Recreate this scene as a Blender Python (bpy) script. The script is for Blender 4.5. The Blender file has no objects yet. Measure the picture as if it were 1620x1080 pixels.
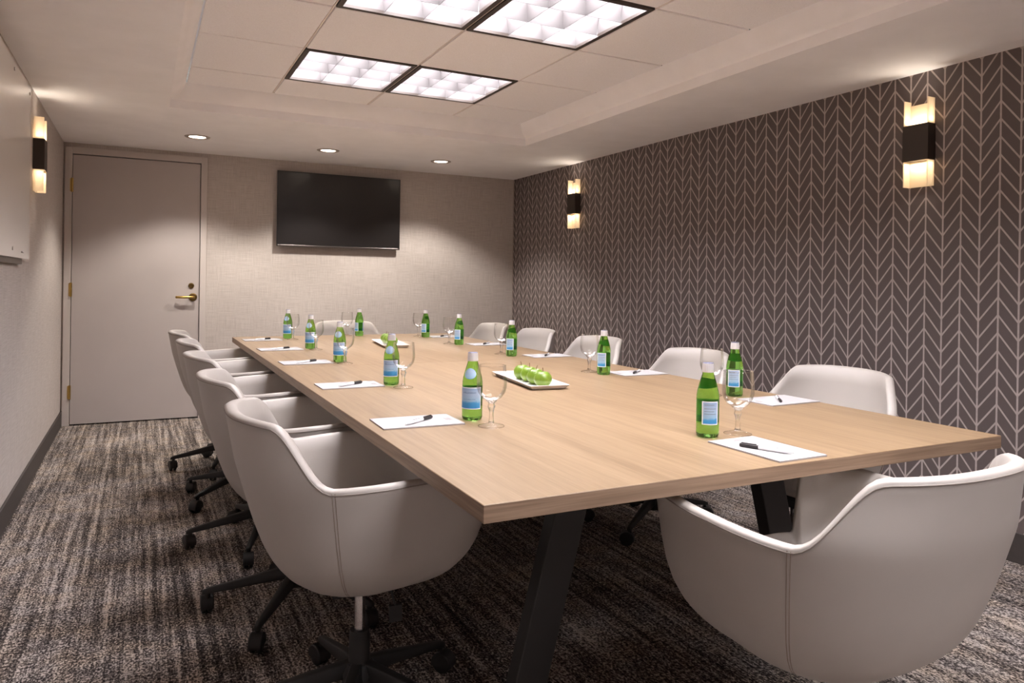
import bpy, bmesh, math, random
from mathutils import Matrix, Vector
random.seed(7)
PI = math.pi
scene = bpy.context.scene
COL = scene.collection

# ------------------------------------------------------------------ camera
YAW, PITCH, ROLL, CAM_H = 0.4648, -0.0009, 0.0144, 1.17045
fw = Vector((math.sin(YAW)*math.cos(PITCH), math.cos(YAW)*math.cos(PITCH), math.sin(PITCH)))
rt = Vector((math.cos(YAW), -math.sin(YAW), 0.0)); up = rt.cross(fw)
rt2 = rt*math.cos(ROLL) + up*math.sin(ROLL); up2 = up*math.cos(ROLL) - rt*math.sin(ROLL)
cam_data = bpy.data.cameras.new('camera'); cam = bpy.data.objects.new('camera', cam_data); COL.objects.link(cam)
M = Matrix((rt2, up2, -fw)).transposed().to_4x4(); M.translation = Vector((0, 0, CAM_H)); cam.matrix_world = M
cam_data.sensor_width = 36.0; cam_data.lens = 1164.01/1620*36.0
cam_data.shift_y = (448.12-540)/1620; cam_data.clip_start = 0.05
scene.camera = cam

# ------------------------------------------------------------------ world and exposure
world = bpy.data.worlds.new('world'); scene.world = world; world.use_nodes = True
world.node_tree.nodes['Background'].inputs[0].default_value = (0.9, 0.85, 0.8, 1)
world.node_tree.nodes['Background'].inputs[1].default_value = 0.15
vs = scene.view_settings
vs.view_transform = 'Standard'; vs.look = 'None'; vs.gamma = 1.0; vs.use_curve_mapping = False
vs.exposure = 1.64
scene.cycles.max_bounces = 14; scene.cycles.diffuse_bounces = 8; scene.cycles.transmission_bounces = 12; scene.cycles.transparent_max_bounces = 16
TROFFER_E, DOWN_W, SCONCE_W, GLOW_E = 15.0, 5.5, 0.19, 0.10

# ------------------------------------------------------------------ material helpers
def lin(c):
    return tuple((x/255/12.92 if x/255 <= 0.04045 else ((x/255+0.055)/1.055)**2.4) for x in c) + (1.0,)

class NT:
    def __init__(self, name):
        self.m = bpy.data.materials.new(name); self.m.use_nodes = True
        self.t = self.m.node_tree; self.b = self.t.nodes['Principled BSDF']; self.out = self.t.nodes['Material Output']
    def n(self, typ, **kw):
        nd = self.t.nodes.new(typ)
        for k, v in kw.items(): setattr(nd, k, v)
        return nd
    def l(self, a, b): self.t.links.new(a, b)
    def math(self, op, a, b=None, c=None):
        nd = self.n('ShaderNodeMath', operation=op)
        for i, v in enumerate((a, b, c)):
            if v is None: continue
            if isinstance(v, (int, float)): nd.inputs[i].default_value = v
            else: self.l(v, nd.inputs[i])
        return nd.outputs[0]
    def coords(self, scale=(1, 1, 1), kind='Object'):
        tc = self.n('ShaderNodeTexCoord'); mp = self.n('ShaderNodeMapping')
        mp.inputs['Scale'].default_value = scale; self.l(tc.outputs[kind], mp.inputs[0]); return mp.outputs[0]
    def noise(self, vec, scale, detail=2.0, rough=0.5):
        nd = self.n('ShaderNodeTexNoise'); nd.inputs['Scale'].default_value = scale
        nd.inputs['Detail'].default_value = detail; nd.inputs['Roughness'].default_value = rough
        self.l(vec, nd.inputs['Vector']); return nd.outputs[0]
    def ramp(self, fac, stops, interp='LINEAR'):
        nd = self.n('ShaderNodeValToRGB'); r = nd.color_ramp; r.interpolation = interp
        while len(r.elements) < len(stops): r.elements.new(0.5)
        for e, (p, c) in zip(r.elements, stops): e.position = p; e.color = lin(c) if max(c) > 1 else tuple(c)+(1,)
        self.l(fac, nd.inputs[0]); return nd.outputs[0]
    def bump(self, h, strength=0.2, dist=0.002):
        nd = self.n('ShaderNodeBump'); nd.inputs['Strength'].default_value = strength; nd.inputs['Distance'].default_value = dist
        self.l(h, nd.inputs['Height']); self.l(nd.outputs[0], self.b.inputs['Normal'])
    def mix(self, fac, a, b):
        nd = self.n('ShaderNodeMix', data_type='RGBA')
        if isinstance(fac, (int, float)): nd.inputs[0].default_value = fac
        else: self.l(fac, nd.inputs[0])
        for i, v in ((6, a), (7, b)):
            if isinstance(v, tuple): nd.inputs[i].default_value = v
            else: self.l(v, nd.inputs[i])
        return nd.outputs[2]

def plain(name, col, rough=0.5, metal=0.0, spec=0.5, noise=0.0, nscale=40, **kw):
    t = NT(name); b = t.b
    b.inputs['Roughness'].default_value = rough; b.inputs['Metallic'].default_value = metal
    b.inputs['Specular IOR Level'].default_value = spec
    if noise:
        f = t.noise(t.coords(), nscale, 3)
        lo = tuple(max(0, c*(1-noise)) for c in col); hi = tuple(min(255, c*(1+noise)) for c in col)
        t.l(t.ramp(f, [(0.3, lo), (0.7, hi)]), b.inputs['Base Color'])
    else: b.inputs['Base Color'].default_value = lin(col)
    for k, v in kw.items(): b.inputs[k.replace('_', ' ')].default_value = v
    return t.m

def emit(name, col, strength, base=(235, 230, 225)):
    t = NT(name); t.b.inputs['Base Color'].default_value = lin(base)
    t.b.inputs['Emission Color'].default_value = lin(col); t.b.inputs['Emission Strength'].default_value = strength
    t.b.inputs['Roughness'].default_value = 0.5
    return t.m

MAT = {}
def build_materials():
    # woven vinyl wall covering
    t = NT('linen_wallcovering')
    h = t.noise(t.coords((7, 7, 260)), 1.0, 3, 0.6); v = t.noise(t.coords((260, 260, 7)), 1.0, 3, 0.6); f = t.noise(t.coords(), 420, 2)
    s = t.math('ADD', t.math('MULTIPLY', h, 0.4), t.math('ADD', t.math('MULTIPLY', v, 0.4), t.math('MULTIPLY', f, 0.2)))
    t.l(t.ramp(s, [(0.36, (166, 156, 150)), (0.5, (188, 179, 173)), (0.64, (204, 195, 190))]), t.b.inputs['Base Color'])
    t.b.inputs['Roughness'].default_value = 0.75; t.bump(s, 0.15, 0.001); MAT['linen'] = t.m
    # chevron wallpaper on the X wall: print follows Y and Z
    t = NT('chevron_wallpaper'); sep = t.n('ShaderNodeSeparateXYZ'); t.l(t.coords(), sep.inputs[0])
    W, PER, RISE = 0.0855, 0.0787, 0.11
    a = t.math('DIVIDE', t.math('SUBTRACT', sep.outputs[1], 1.937), W)
    tri = t.math('PINGPONG', a, 1.0)
    zz = t.math('DIVIDE', t.math('ADD', t.math('SUBTRACT', sep.outputs[2], 1.374), t.math('MULTIPLY', tri, RISE)), PER)
    def dist(x, unit): return t.math('MULTIPLY', t.math('ABSOLUTE', t.math('SUBTRACT', t.math('FRACT', t.math('ADD', x, 0.5)), 0.5)), unit)
    def band(d, half):
        nd = t.n('ShaderNodeMapRange', interpolation_type='SMOOTHSTEP'); t.l(d, nd.inputs[0])
        nd.inputs[1].default_value = half-0.0008; nd.inputs[2].default_value = half+0.0008
        nd.inputs[3].default_value = 1.0; nd.inputs[4].default_value = 0.0; return nd.outputs[0]
    line = t.math('MAXIMUM', band(dist(a, W), 0.0040), band(dist(zz, PER), 0.0060))
    fab = t.noise(t.coords(), 500, 2); big = t.noise(t.coords(), 60, 2)
    dark = t.ramp(fab, [(0.3, (88, 78, 76)), (0.7, (104, 93, 91))]); lite = t.ramp(big, [(0.3, (174, 162, 158)), (0.7, (186, 174, 170))])
    t.l(t.mix(line, dark, lite), t.b.inputs['Base Color']); t.b.inputs['Roughness'].default_value = 0.6
    t.bump(fab, 0.08, 0.001); MAT['chevron'] = t.m
    # carpet
    t = NT('carpet')
    fine = t.noise(t.coords((1.0, 0.6, 1)), 150, 2.5, 0.7); mid = t.noise(t.coords((1, .45, 1)), 42, 2, 0.6)
    streak = t.noise(t.coords((44, 1.1, 1)), 1.0, 3, 0.7); cross = t.noise(t.coords((1.2, 26, 1)), 1.0, 3, 0.6); blot = t.noise(t.coords((1, .6, 1)), 2.6, 3, 0.6)
    s = t.math('ADD', t.math('MULTIPLY', fine, 1.15), t.math('ADD', t.math('MULTIPLY', mid, 0.25), t.math('ADD', t.math('MULTIPLY', streak, 0.60), t.math('ADD', t.math('MULTIPLY', cross, 0.06), t.math('MULTIPLY', blot, 0.24)))))
    s = t.math('SUBTRACT', s, 0.30)
    c = t.ramp(s, [(0.60, (24, 22, 22)), (0.76, (64, 59, 57)), (0.88, (124, 117, 111)), (0.98, (204, 195, 185))])
    tint = t.ramp(t.noise(t.coords(), 9, 2), [(0.35, (255, 246, 238)), (0.6, (246, 244, 248))])
    mu = t.n('ShaderNodeMix', data_type='RGBA', blend_type='MULTIPLY'); mu.inputs[0].default_value = 1.0
    t.l(c, mu.inputs[6]); t.l(tint, mu.inputs[7]); t.l(mu.outputs[2], t.b.inputs['Base Color'])
    t.b.inputs['Roughness'].default_value = 0.95; t.b.inputs['Specular IOR Level'].default_value = 0.1
    t.bump(fine, 0.6, 0.004); MAT['carpet'] = t.m
    # oak laminate, grain runs along the table (Y)
    t = NT('oak_laminate')
    g1 = t.noise(t.coords((70, 2.2, 70)), 1.0, 4, 0.65); g2 = t.noise(t.coords((12, 0.7, 12)), 1.0, 3, 0.6); g3 = t.noise(t.coords((260, 9, 260)), 1.0, 2, 0.5)
    s = t.math('ADD', t.math('MULTIPLY', g1, 0.45), t.math('ADD', t.math('MULTIPLY', g2, 0.35), t.math('MULTIPLY', g3, 0.2)))
    t.l(t.ramp(s, [(0.32, (112, 89, 66)), (0.5, (135, 112, 86)), (0.68, (152, 128, 101))]), t.b.inputs['Base Color'])
    t.b.inputs['Roughness'].default_value = 0.38; t.b.inputs['Specular IOR Level'].default_value = 0.45; t.bump(s, 0.05, 0.0006); MAT['oak'] = t.m
    t = NT('oak_edge_band')
    g1 = t.noise(t.coords((4, 4, 160)), 1.0, 3, 0.6)
    t.l(t.ramp(g1, [(0.3, (118, 95, 76)), (0.7, (148, 124, 102))]), t.b.inputs['Base Color']); t.b.inputs['Roughness'].default_value = 0.5; MAT['oak_edge'] = t.m
    # ceiling tile
    t = NT('ceiling_tile'); f = t.noise(t.coords(), 260, 3, 0.7)
    t.l(t.ramp(f, [(0.35, (238, 235, 236)), (0.6, (248, 246, 247))]), t.b.inputs['Base Color']); t.b.inputs['Roughness'].default_value = 0.9; t.bump(f, 0.25, 0.002); MAT['tile'] = t.m
    MAT['ceiling'] = plain('ceiling_paint', (247, 245, 246), 0.8, noise=0.01, nscale=6)
    MAT['grid'] = plain('ceiling_grid_metal', (228, 219, 213), 0.5)
    # vinyl
    t = NT('chair_vinyl'); f = t.noise(t.coords(), 700, 2, 0.5); g = t.noise(t.coords(), 5, 2)
    t.l(t.ramp(g, [(0.3, (167, 160, 153)), (0.7, (172, 165, 158))]), t.b.inputs['Base Color'])
    t.b.inputs['Roughness'].default_value = 0.42; t.b.inputs['Specular IOR Level'].default_value = 0.4; t.bump(f, 0.06, 0.0005); MAT['vinyl'] = t.m
    MAT['piping'] = plain('chair_piping', (140, 131, 123), 0.5)
    MAT['thread'] = plain('seam_thread', (138, 124, 113), 0.8)
    MAT['black_plastic'] = plain('black_nylon', (33, 31, 30), 0.55, noise=0.05)
    MAT['black_steel'] = plain('black_powder_coat', (36, 34, 33), 0.5, noise=0.04, nscale=200)
    MAT['chrome'] = plain('chrome', (205, 200, 198), 0.22, 1.0)
    MAT['baseboard'] = plain('rubber_baseboard', (62, 56, 53), 0.55, noise=0.04)
    MAT['door_paint'] = plain('door_paint', (183, 174, 171), 0.5, noise=0.01, nscale=4)
    MAT['frame_paint'] = plain('door_frame_paint', (196, 187, 182), 0.45)
    MAT['dark_gap'] = plain('dark_gap', (30, 26, 24), 0.8)
    MAT['brass'] = plain('brass', (196, 164, 96), 0.28, 1.0)
    MAT['old_brass'] = plain('dull_brass', (120, 98, 62), 0.4, 1.0)
    MAT['tv_screen'] = plain('tv_screen', (30, 27, 27), 0.28, spec=0.6)
    MAT['tv_bezel'] = plain('tv_bezel', (24, 22, 22), 0.35)
    MAT['tv_strip'] = plain('tv_lower_bezel', (92, 86, 84), 0.3, 0.6)
    MAT['board'] = plain('white_glass_board', (246, 243, 238), 0.12, spec=0.6)
    MAT['board_edge'] = plain('glass_board_edge', (205, 208, 198), 0.2)
    MAT['rail'] = plain('board_rail', (96, 84, 76), 0.5)
    MAT['steel'] = plain('brushed_steel', (170, 163, 158), 0.35, 1.0)
    MAT['ink'] = plain('grey_ink', (120, 115, 112), 0.7)
    MAT['ink_dark'] = plain('dark_ink', (60, 60, 66), 0.7)
    MAT['ink_blue'] = plain('label_ink_blue', (58, 84, 132), 0.7)
    MAT['bronze'] = plain('sconce_bronze', (70, 62, 56), 0.42, 0.5)
    MAT['acrylic'] = emit('lit_acrylic', (255, 226, 186), GLOW_E, (214, 192, 160))
    m_ = MAT['acrylic'].node_tree; tl = m_.nodes.new('ShaderNodeBsdfTranslucent'); tl.inputs[0].default_value = lin((248, 238, 220)); mx = m_.nodes.new('ShaderNodeMixShader'); mx.inputs[0].default_value = 0.5
    m_.links.new(m_.nodes['Principled BSDF'].outputs[0], mx.inputs[1]); m_.links.new(tl.outputs[0], mx.inputs[2]); m_.links.new(mx.outputs[0], m_.nodes['Material Output'].inputs[0])
    MAT['diffuser'] = emit('troffer_diffuser', (249, 245, 250), TROFFER_E)
    MAT['down_lens'] = emit('downlight_lens', (255, 236, 214), 6.0)
    MAT['louver'] = plain('louver_aluminium', (84, 80, 80), 0.5)
    MAT['troffer_frame'] = plain('troffer_frame_dark', (58, 48, 42), 0.5)
    MAT['white_trim'] = plain('white_trim', (176, 164, 156), 0.4)
    MAT['paper'] = plain('paper', (160, 157, 157), 0.75, noise=0.006, nscale=20)
    MAT['pad_back'] = plain('pad_backing', (150, 138, 126), 0.8)
    MAT['pen_white'] = plain('pen_white', (228, 226, 228), 0.3)
    MAT['pen_black'] = plain('pen_black', (46, 42, 42), 0.3)
    MAT['porcelain'] = plain('porcelain', (236, 232, 228), 0.15, spec=0.6)
    t = NT('green_apple_skin'); f = t.noise(t.coords(), 260, 2); g = t.noise(t.coords((1, 1, .4)), 30, 2)
    s = t.math('ADD', t.math('MULTIPLY', f, 0.3), t.math('MULTIPLY', g, 0.7))
    t.l(t.ramp(s, [(0.35, (92, 118, 28)), (0.6, (110, 136, 44)), (0.75, (132, 152, 68))]), t.b.inputs['Base Color']); t.b.inputs['Roughness'].default_value = 0.3
    MAT['apple'] = t.m
    MAT['stem'] = plain('apple_stem', (110, 88, 52), 0.8)
    MAT['cap'] = plain('bottle_cap_metal', (226, 222, 222), 0.35, 0.35)
    MAT['cap_top'] = plain('bottle_cap_top', (96, 96, 118), 0.4, 0.3)
    # green bottle glass (full of water, so one solid of refracting liquid and glass)
    t = NT('green_bottle_glass'); b = t.b
    b.inputs['Base Color'].default_value = lin((150, 216, 104)); b.inputs['Roughness'].default_value = 0.02
    b.inputs['Transmission Weight'].default_value = 1.0; b.inputs['IOR'].default_value = 1.36; MAT['green_glass'] = t.m
    t = NT('clear_glass'); b = t.b
    b.inputs['Base Color'].default_value = (0.98, 0.98, 0.97, 1); b.inputs['Roughness'].default_value = 0.0
    b.inputs['Transmission Weight'].default_value = 1.0; b.inputs['IOR'].default_value = 1.48; MAT['clear_glass'] = t.m
    # thin-walled bowl of the goblet
    t = NT('thin_clear_glass'); lw = t.n('ShaderNodeLayerWeight'); lw.inputs[0].default_value = 0.22
    tr = t.n('ShaderNodeBsdfTransparent'); tr.inputs[0].default_value = (0.97, 0.965, 0.955, 1)
    gl = t.n('ShaderNodeBsdfGlossy'); gl.inputs['Roughness'].default_value = 0.02
    ms = t.n('ShaderNodeMixShader'); fac = t.math('ADD', t.math('MULTIPLY', lw.outputs['Fresnel'], 0.5), 0.01)
    t.l(fac, ms.inputs[0]); t.l(tr.outputs[0], ms.inputs[1]); t.l(gl.outputs[0], ms.inputs[2]); t.l(ms.outputs[0], t.out.inputs[0]); MAT['thin_glass'] = t.m
    t = NT('clear_stem_glass'); tr = t.n('ShaderNodeBsdfTransparent'); tr.inputs[0].default_value = (0.98, 0.975, 0.97, 1)
    b = t.b; b.inputs['Base Color'].default_value = (0.99, 0.99, 0.98, 1); b.inputs['Roughness'].default_value = 0.0; b.inputs['Transmission Weight'].default_value = 1.0; b.inputs['IOR'].default_value = 1.45
    ms = t.n('ShaderNodeMixShader'); ms.inputs[0].default_value = 0.45
    t.l(tr.outputs[0], ms.inputs[1]); t.l(b.outputs[0], ms.inputs[2]); t.l(ms.outputs[0], t.out.inputs[0]); MAT['stem_glass'] = t.m
    # bottle labels: flat print, pale blue sky over a blue band with a white border (generated coordinates)
    def label_mat(name, band_top, hi):
        t = NT(name); sep = t.n('ShaderNodeSeparateXYZ'); uv = t.n('ShaderNodeUVMap'); t.l(uv.outputs[0], sep.inputs[0])
        u, v = sep.outputs[0], sep.outputs[1]
        n = t.noise(t.coords(), 90, 3)
        vn = t.math('ADD', v, t.math('MULTIPLY', t.math('SUBTRACT', n, 0.5), 0.16))
        c = t.ramp(vn, [(0.0, (46, 128, 186)), (band_top, (66, 146, 198)), (band_top+0.1, (150, 184, 208)), (0.7, (164, 184, 208)), (1.0, (140, 166, 200))])
        du = t.math('MINIMUM', u, t.math('SUBTRACT', 1.0, u)); dv = t.math('MINIMUM', v, t.math('SUBTRACT', 1.0, v))
        edge = t.math('MAXIMUM', t.math('LESS_THAN', du, 0.03 if hi else 0.07), t.math('LESS_THAN', dv, 0.045))
        t.l(t.mix(edge, c, lin((226, 230, 232))), t.b.inputs['Base Color']); t.b.inputs['Roughness'].default_value = 0.5
        return t.m
    MAT['label'] = label_mat('bottle_front_label', 0.28, True)
    MAT['back_label'] = label_mat('bottle_back_label', 0.2, False)
    MAT['neck_label'] = label_mat('bottle_neck_label', 0.05, False)
build_materials()

# ------------------------------------------------------------------ mesh helpers
def link(name, mesh, parent=None, mat=None):
    o = bpy.data.objects.new(name, mesh); COL.objects.link(o)
    if mat is not None and mesh is not None and not mesh.materials: mesh.materials.append(MAT[mat])
    if parent is not None: o.parent = parent
    return o
def mesh_from(name, v, f, smooth=False, mat=None):
    me = bpy.data.meshes.new(name); me.from_pydata(v, [], f); me.update()
    bm = bmesh.new(); bm.from_mesh(me); bmesh.ops.recalc_face_normals(bm, faces=bm.faces); bm.to_mesh(me); bm.free()
    if smooth:
        me.shade_smooth()
    if mat: me.materials.append(MAT[mat])
    return me
def set_sharp(me, deg=35):
    me.shade_smooth()
    if hasattr(me, 'set_sharp_from_angle'): me.set_sharp_from_angle(angle=math.radians(deg))
class MB:
    """collects simple shapes into one mesh"""
    def __init__(self): self.v = []; self.f = []
    def add(self, v, f):
        o = len(self.v); self.v += [tuple(p) for p in v]; self.f += [tuple(i+o for i in q) for q in f]; return self
    def box(self, x0, x1, y0, y1, z0, z1, mat=None):
        v = [(x, y, z) for x in (x0, x1) for y in (y0, y1) for z in (z0, z1)]
        if mat: v = [tuple(mat @ Vector(p)) for p in v]
        return self.add(v, [(0, 1, 3, 2), (4, 6, 7, 5), (0, 4, 5, 1), (2, 3, 7, 6), (0, 2, 6, 4), (1, 5, 7, 3)])
    def hexa(self, a, b):           # two quads (4 points each) joined
        return self.add(list(a)+list(b), [(0, 1, 2, 3), (7, 6, 5, 4), (0, 4, 5, 1), (1, 5, 6, 2), (2, 6, 7, 3), (3, 7, 4, 0)])
    def lathe(self, prof, n=32, cap=True, mat=None):   # prof: (r, z) list, bottom to top
        v = []; f = []
        for r, z in prof:
            for i in range(n):
                a = 2*PI*i/n; v.append((r*math.cos(a), r*math.sin(a), z))
        for k in range(len(prof)-1):
            for i in range(n):
                j = (i+1) % n; f.append((k*n+i, k*n+j, (k+1)*n+j, (k+1)*n+i))
        if cap:
            f.append(tuple(range(n))[::-1]); f.append(tuple((len(prof)-1)*n+i for i in range(n)))
        if mat: v = [tuple(mat @ Vector(p)) for p in v]
        return self.add(v, f)
    def tube(self, pts, r, n=8, closed=False):
        pts = [Vector(p) for p in pts]; m = len(pts); v = []; f = []
        for i, p in enumerate(pts):
            a = pts[i-1] if (i > 0 or closed) else p; b = pts[(i+1) % m] if (i < m-1 or closed) else p
            t = (b-a).normalized(); ref = Vector((0, 0, 1)) if abs(t.z) < 0.9 else Vector((1, 0, 0))
            s = t.cross(ref).normalized(); w = s.cross(t)
            for k in range(n):
                q = 2*PI*k/n; v.append(p + s*(r*math.cos(q)) + w*(r*math.sin(q)))
        for i in range(m if closed else m-1):
            j = (i+1) % m
            for k in range(n):
                l = (k+1) % n; f.append((i*n+k, i*n+l, j*n+l, j*n+k))
        if not closed:
            f.append(tuple(range(n))[::-1]); f.append(tuple((m-1)*n+k for k in range(n)))
        return self.add(v, f)
    def mesh(self, name, mat=None, smooth=False, bevel=0.0, seg=2, sharp=None):
        me = bpy.data.meshes.new(name); me.from_pydata(self.v, [], self.f)
        bm = bmesh.new(); bm.from_mesh(me); bmesh.ops.recalc_face_normals(bm, faces=bm.faces)
        if bevel:
            es = [e for e in bm.edges if len(e.link_faces) == 2 and e.calc_face_angle(0) > 0.5]
            bmesh.ops.bevel(bm, geom=es, offset=bevel, segments=seg, profile=0.5, affect='EDGES', clamp_overlap=True)
        bm.to_mesh(me); bm.free(); me.update()
        if smooth: me.shade_smooth()
        if sharp: set_sharp(me, sharp)
        if mat: me.materials.append(MAT[mat])
        return me
def empty(name, loc=(0, 0, 0), rz=0.0):
    o = bpy.data.objects.new(name, None); COL.objects.link(o); o.location = loc; o.rotation_euler = (0, 0, rz)
    o.empty_display_size = 0.05; return o
def tag(o, label=None, cat=None, group=None, kind=None):
    if label: o['label'] = label
    if cat: o['category'] = cat
    if group: o['group'] = group
    if kind: o['kind'] = kind
    return o
def struct(o, label=None):
    o['kind'] = 'structure'
    if label: o['label'] = label
    return o
def copy_tree(src, parent=None):
    c = src.copy(); COL.objects.link(c); c.parent = parent
    for ch in src.children: copy_tree(ch, c)
    return c

# ------------------------------------------------------------------ room shell
XL, XR, YB, YN, ZC, ZT = -0.566, 3.368, 6.704, -2.6, 2.218, 2.36
DX0, DX1, DZ = -0.505, 0.425, 2.132      # door leaf opening
struct(link('floor', MB().box(XL-.1, XR+.1, YN-.1, YB+.1, -0.1, 0.0).mesh('floor', 'carpet')), 'dark grey and beige heathered carpet across the whole room')
struct(link('wall_left', MB().box(XL-.1, XL, YN-.1, YB+.1, 0, ZT+.1).mesh('wall_left', 'linen')), 'greige woven wallcovering on the left wall')
struct(link('wall_right', MB().box(XR, XR+.1, YN-.1, YB+.1, 0, ZT+.1).mesh('wall_right', 'chevron')), 'dark brown wallpaper with pale chevron line print')
w = MB().box(XL, DX0-.001, YB, YB+.1, 0, ZT+.1).box(DX1+.001, XR, YB, YB+.1, 0, ZT+.1).box(DX0-.001, DX1+.001, YB, YB+.1, DZ+.001, ZT+.1)
struct(link('wall_far', w.mesh('wall_far', 'linen')), 'greige woven wallcovering behind television and door')
struct(link('wall_near', MB().box(XL, XR, YN-.1, YN, 0, ZT+.1).mesh('wall_near', 'linen')), 'greige wall behind the viewer')
struct(link('baseboard_left', MB().box(XL, XL+.012, YN, YB, 0, .118).mesh('baseboard_left', 'baseboard', bevel=.003)), 'dark rubber baseboard along the left wall')
struct(link('baseboard_right', MB().box(XR-.012, XR, YN, YB, 0, .13).mesh('baseboard_right', 'baseboard', bevel=.003)), 'dark baseboard below the chevron wallpaper')
struct(link('baseboard_far', MB().box(.474, XR-.013, YB-.012, YB, 0, .118).mesh('baseboard_far', 'baseboard', bevel=.003)), 'dark baseboard below the television wall')
struct(link('trim_1', MB().box(XR-.008, XR-.0005, YB-.008, YB-.0005, .13, ZC-.001).mesh('trim_1', 'white_trim')), 'thin pale corner strip where chevron wall meets far wall')

# ceiling: soffit ring, cornice and lay-in grid
TX0, TX1, TY0, TY1 = 0.13, 2.605, -1.75, 5.0      # lower edge of the raised tray
ring = MB().box(XL, TX0, YN, YB, ZC, ZC+.05).box(TX1, XR, YN, YB, ZC, ZC+.05).box(TX0, TX1, TY1, YB, ZC, ZC+.05).box(TX0, TX1, YN, TY0, ZC, ZC+.05)
ceiling = struct(link('ceiling', ring.mesh('ceiling', 'ceiling')), 'cream painted soffit ceiling around a raised tray of tiles')
prof = [(0, ZC), (.002, ZC+.052), (.012, ZC+.060), (.034, ZC+.066), (.056, ZC+.082), (.074, ZC+.106), (.085, ZC+.136), (.088, ZT+.006)]
def corner(i, off):
    x = TX0+off if i in (0, 3) else TX1-off; y = TY0+off if i in (0, 1) else TY1-off; return x, y
for i in range(4):
    j = (i+1) % 4; v = []; f = []
    for o_, z in prof:
        v += [(*corner(i, o_), z), (*corner(j, o_), z)]
    n = len(prof)
    for (o_, z) in ((-.03, ZT+.006), (-.03, ZC+.02)): v += [(*corner(i, o_), z), (*corner(j, o_), z)]
    m = n+2
    for k in range(m): f.append((2*k, 2*k+1, 2*((k+1) % m)+1, 2*((k+1) % m)))
    f.append(tuple(2*k for k in range(m))); f.append(tuple(2*k+1 for k in range(m))[::-1])
    me = mesh_from('cornice', v, f, mat='ceiling'); set_sharp(me, 30)
    link('cornice', me, ceiling)
GX = [TX0+.088, .73, 1.345, 1.97, TX1-.088]; GY = [TY0+.088, -1.33, -.68, -.03, .62, 1.27, 1.92, 2.57, 3.22, 3.87, 4.52, TY1-.088]
LIGHT_ROWS = (1, 3, 5, 7, 9)  # nearer rows out of view are added to brighten the near end
G = .0075
for gi in range(len(GX)-1):
    for gj in range(len(GY)-1):
        if gi in (1, 2) and gj in LIGHT_ROWS: continue
        drop = random.uniform(-.0006, .0012)
        tm = MB().box(GX[gi]+G, GX[gi+1]-G, GY[gj]+G, GY[gj+1]-G, ZT+drop, ZT+.018)
        link('ceiling_tile', tm.mesh('ceiling_tile', 'tile', bevel=.002, seg=1), ceiling)
for x in GX[1:-1]:
    b = MB().box(x-.012, x+.012, GY[0], GY[-1], ZT+.010, ZT+.014).box(x-.003, x+.003, GY[0], GY[-1], ZT+.003, ZT+.011)
    link('grid_bar', b.mesh('grid_bar', 'grid'), ceiling)
for y in GY[1:-1]:
    b = MB()
    for a, c in zip(GX[:-1], GX[1:]): b.box(a+.012, c-.012, y-.012, y+.012, ZT+.010, ZT+.014)
    link('grid_bar', b.mesh('grid_bar', 'grid'), ceiling)
link('ceiling_deck', MB().box(TX0-.02, TX1+.02, TY0-.02, TY1+.02, ZT+.13, ZT+.15).mesh('ceiling_deck', 'ceiling'), ceiling)

# ------------------------------------------------------------------ ceiling lights
def troffer(x0, x1, y0, y1, label):
    cx, cy = (x0+x1)/2, (y0+y1)/2
    t = tag(empty('ceiling_light', (cx, cy, ZT)), label, 'light', 'square louvred ceiling lights')
    hx, hy = (x1-x0)/2-.006, (y1-y0)/2-.006; fwid = .024
    fr = MB().box(-hx, -hx+fwid, -hy, hy, -.002, .012).box(hx-fwid, hx, -hy, hy, -.002, .012).box(-hx+fwid, hx-fwid, -hy, -hy+fwid, -.002, .012).box(-hx+fwid, hx-fwid, hy-fwid, hy, -.002, .012)
    link('frame', fr.mesh('frame', 'troffer_frame'), t)
    ix, iy = hx-fwid, hy-fwid; ZD = .092
    hs = MB().box(-ix-.003, -ix, -iy-.003, iy+.003, .012, ZD).box(ix, ix+.003, -iy-.003, iy+.003, .012, ZD).box(-ix, ix, -iy-.003, -iy, .012, ZD).box(-ix, ix, iy, iy+.003, .012, ZD)
    hs.box(-ix-.006, ix+.006, -iy-.006, iy+.006, ZD+.0062, ZD+.010)
    link('reflector', hs.mesh('reflector', 'louver'), t)
    link('diffuser', MB().box(-ix, ix, -iy, iy, ZD, ZD+.006).mesh('diffuser', 'diffuser'), t)
    prof_b = [(.0170, ZD-.002), (.0105, ZD-.020), (.0055, ZD-.045), (.0025, ZD-.068), (.0012, .006)]     # parabolic blade section
    def blade(p, a, c, axis):
        v = []; f = []; n = len(prof_b)
        sec = [(-w, z) for w, z in prof_b]+[(w, z) for w, z in prof_b[::-1]]
        for e in (a, c):
            for w, z in sec: v.append((p+w, e, z) if axis == 'y' else (e, p+w, z))
        m = len(sec)
        for k in range(m): f.append((k, (k+1) % m, m+(k+1) % m, m+k))
        f.append(tuple(range(m))); f.append(tuple(range(m, 2*m))[::-1])
        link('louver_blade', MB().add(v, f).mesh('louver_blade', 'louver', sharp=40), t)
    for k in (1, 2):
        blade(-ix+2*ix*k/3, -iy, iy, 'y')
        for q in range(3): blade(-iy+2*iy*k/3, -ix+2*ix*q/3+.002, -ix+2*ix*(q+1)/3-.002, 'x')
    return t
rowlab = {9: 'square louvred ceiling light with dark frame, %s one of the pair near the television', 7: 'large square louvred ceiling light at top edge, %s one of the nearer pair',
          5: 'unseen square ceiling light added to brighten the near table end, %s one', 3: 'unseen square ceiling light added right above the viewer, %s one', 1: 'unseen square ceiling light added behind the viewer, %s one'}
for r in LIGHT_ROWS:
    for c, side in ((1, 'left'), (2, 'right')):
        troffer(GX[c], GX[c+1], GY[r], GY[r+1], rowlab[r] % side)
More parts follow.
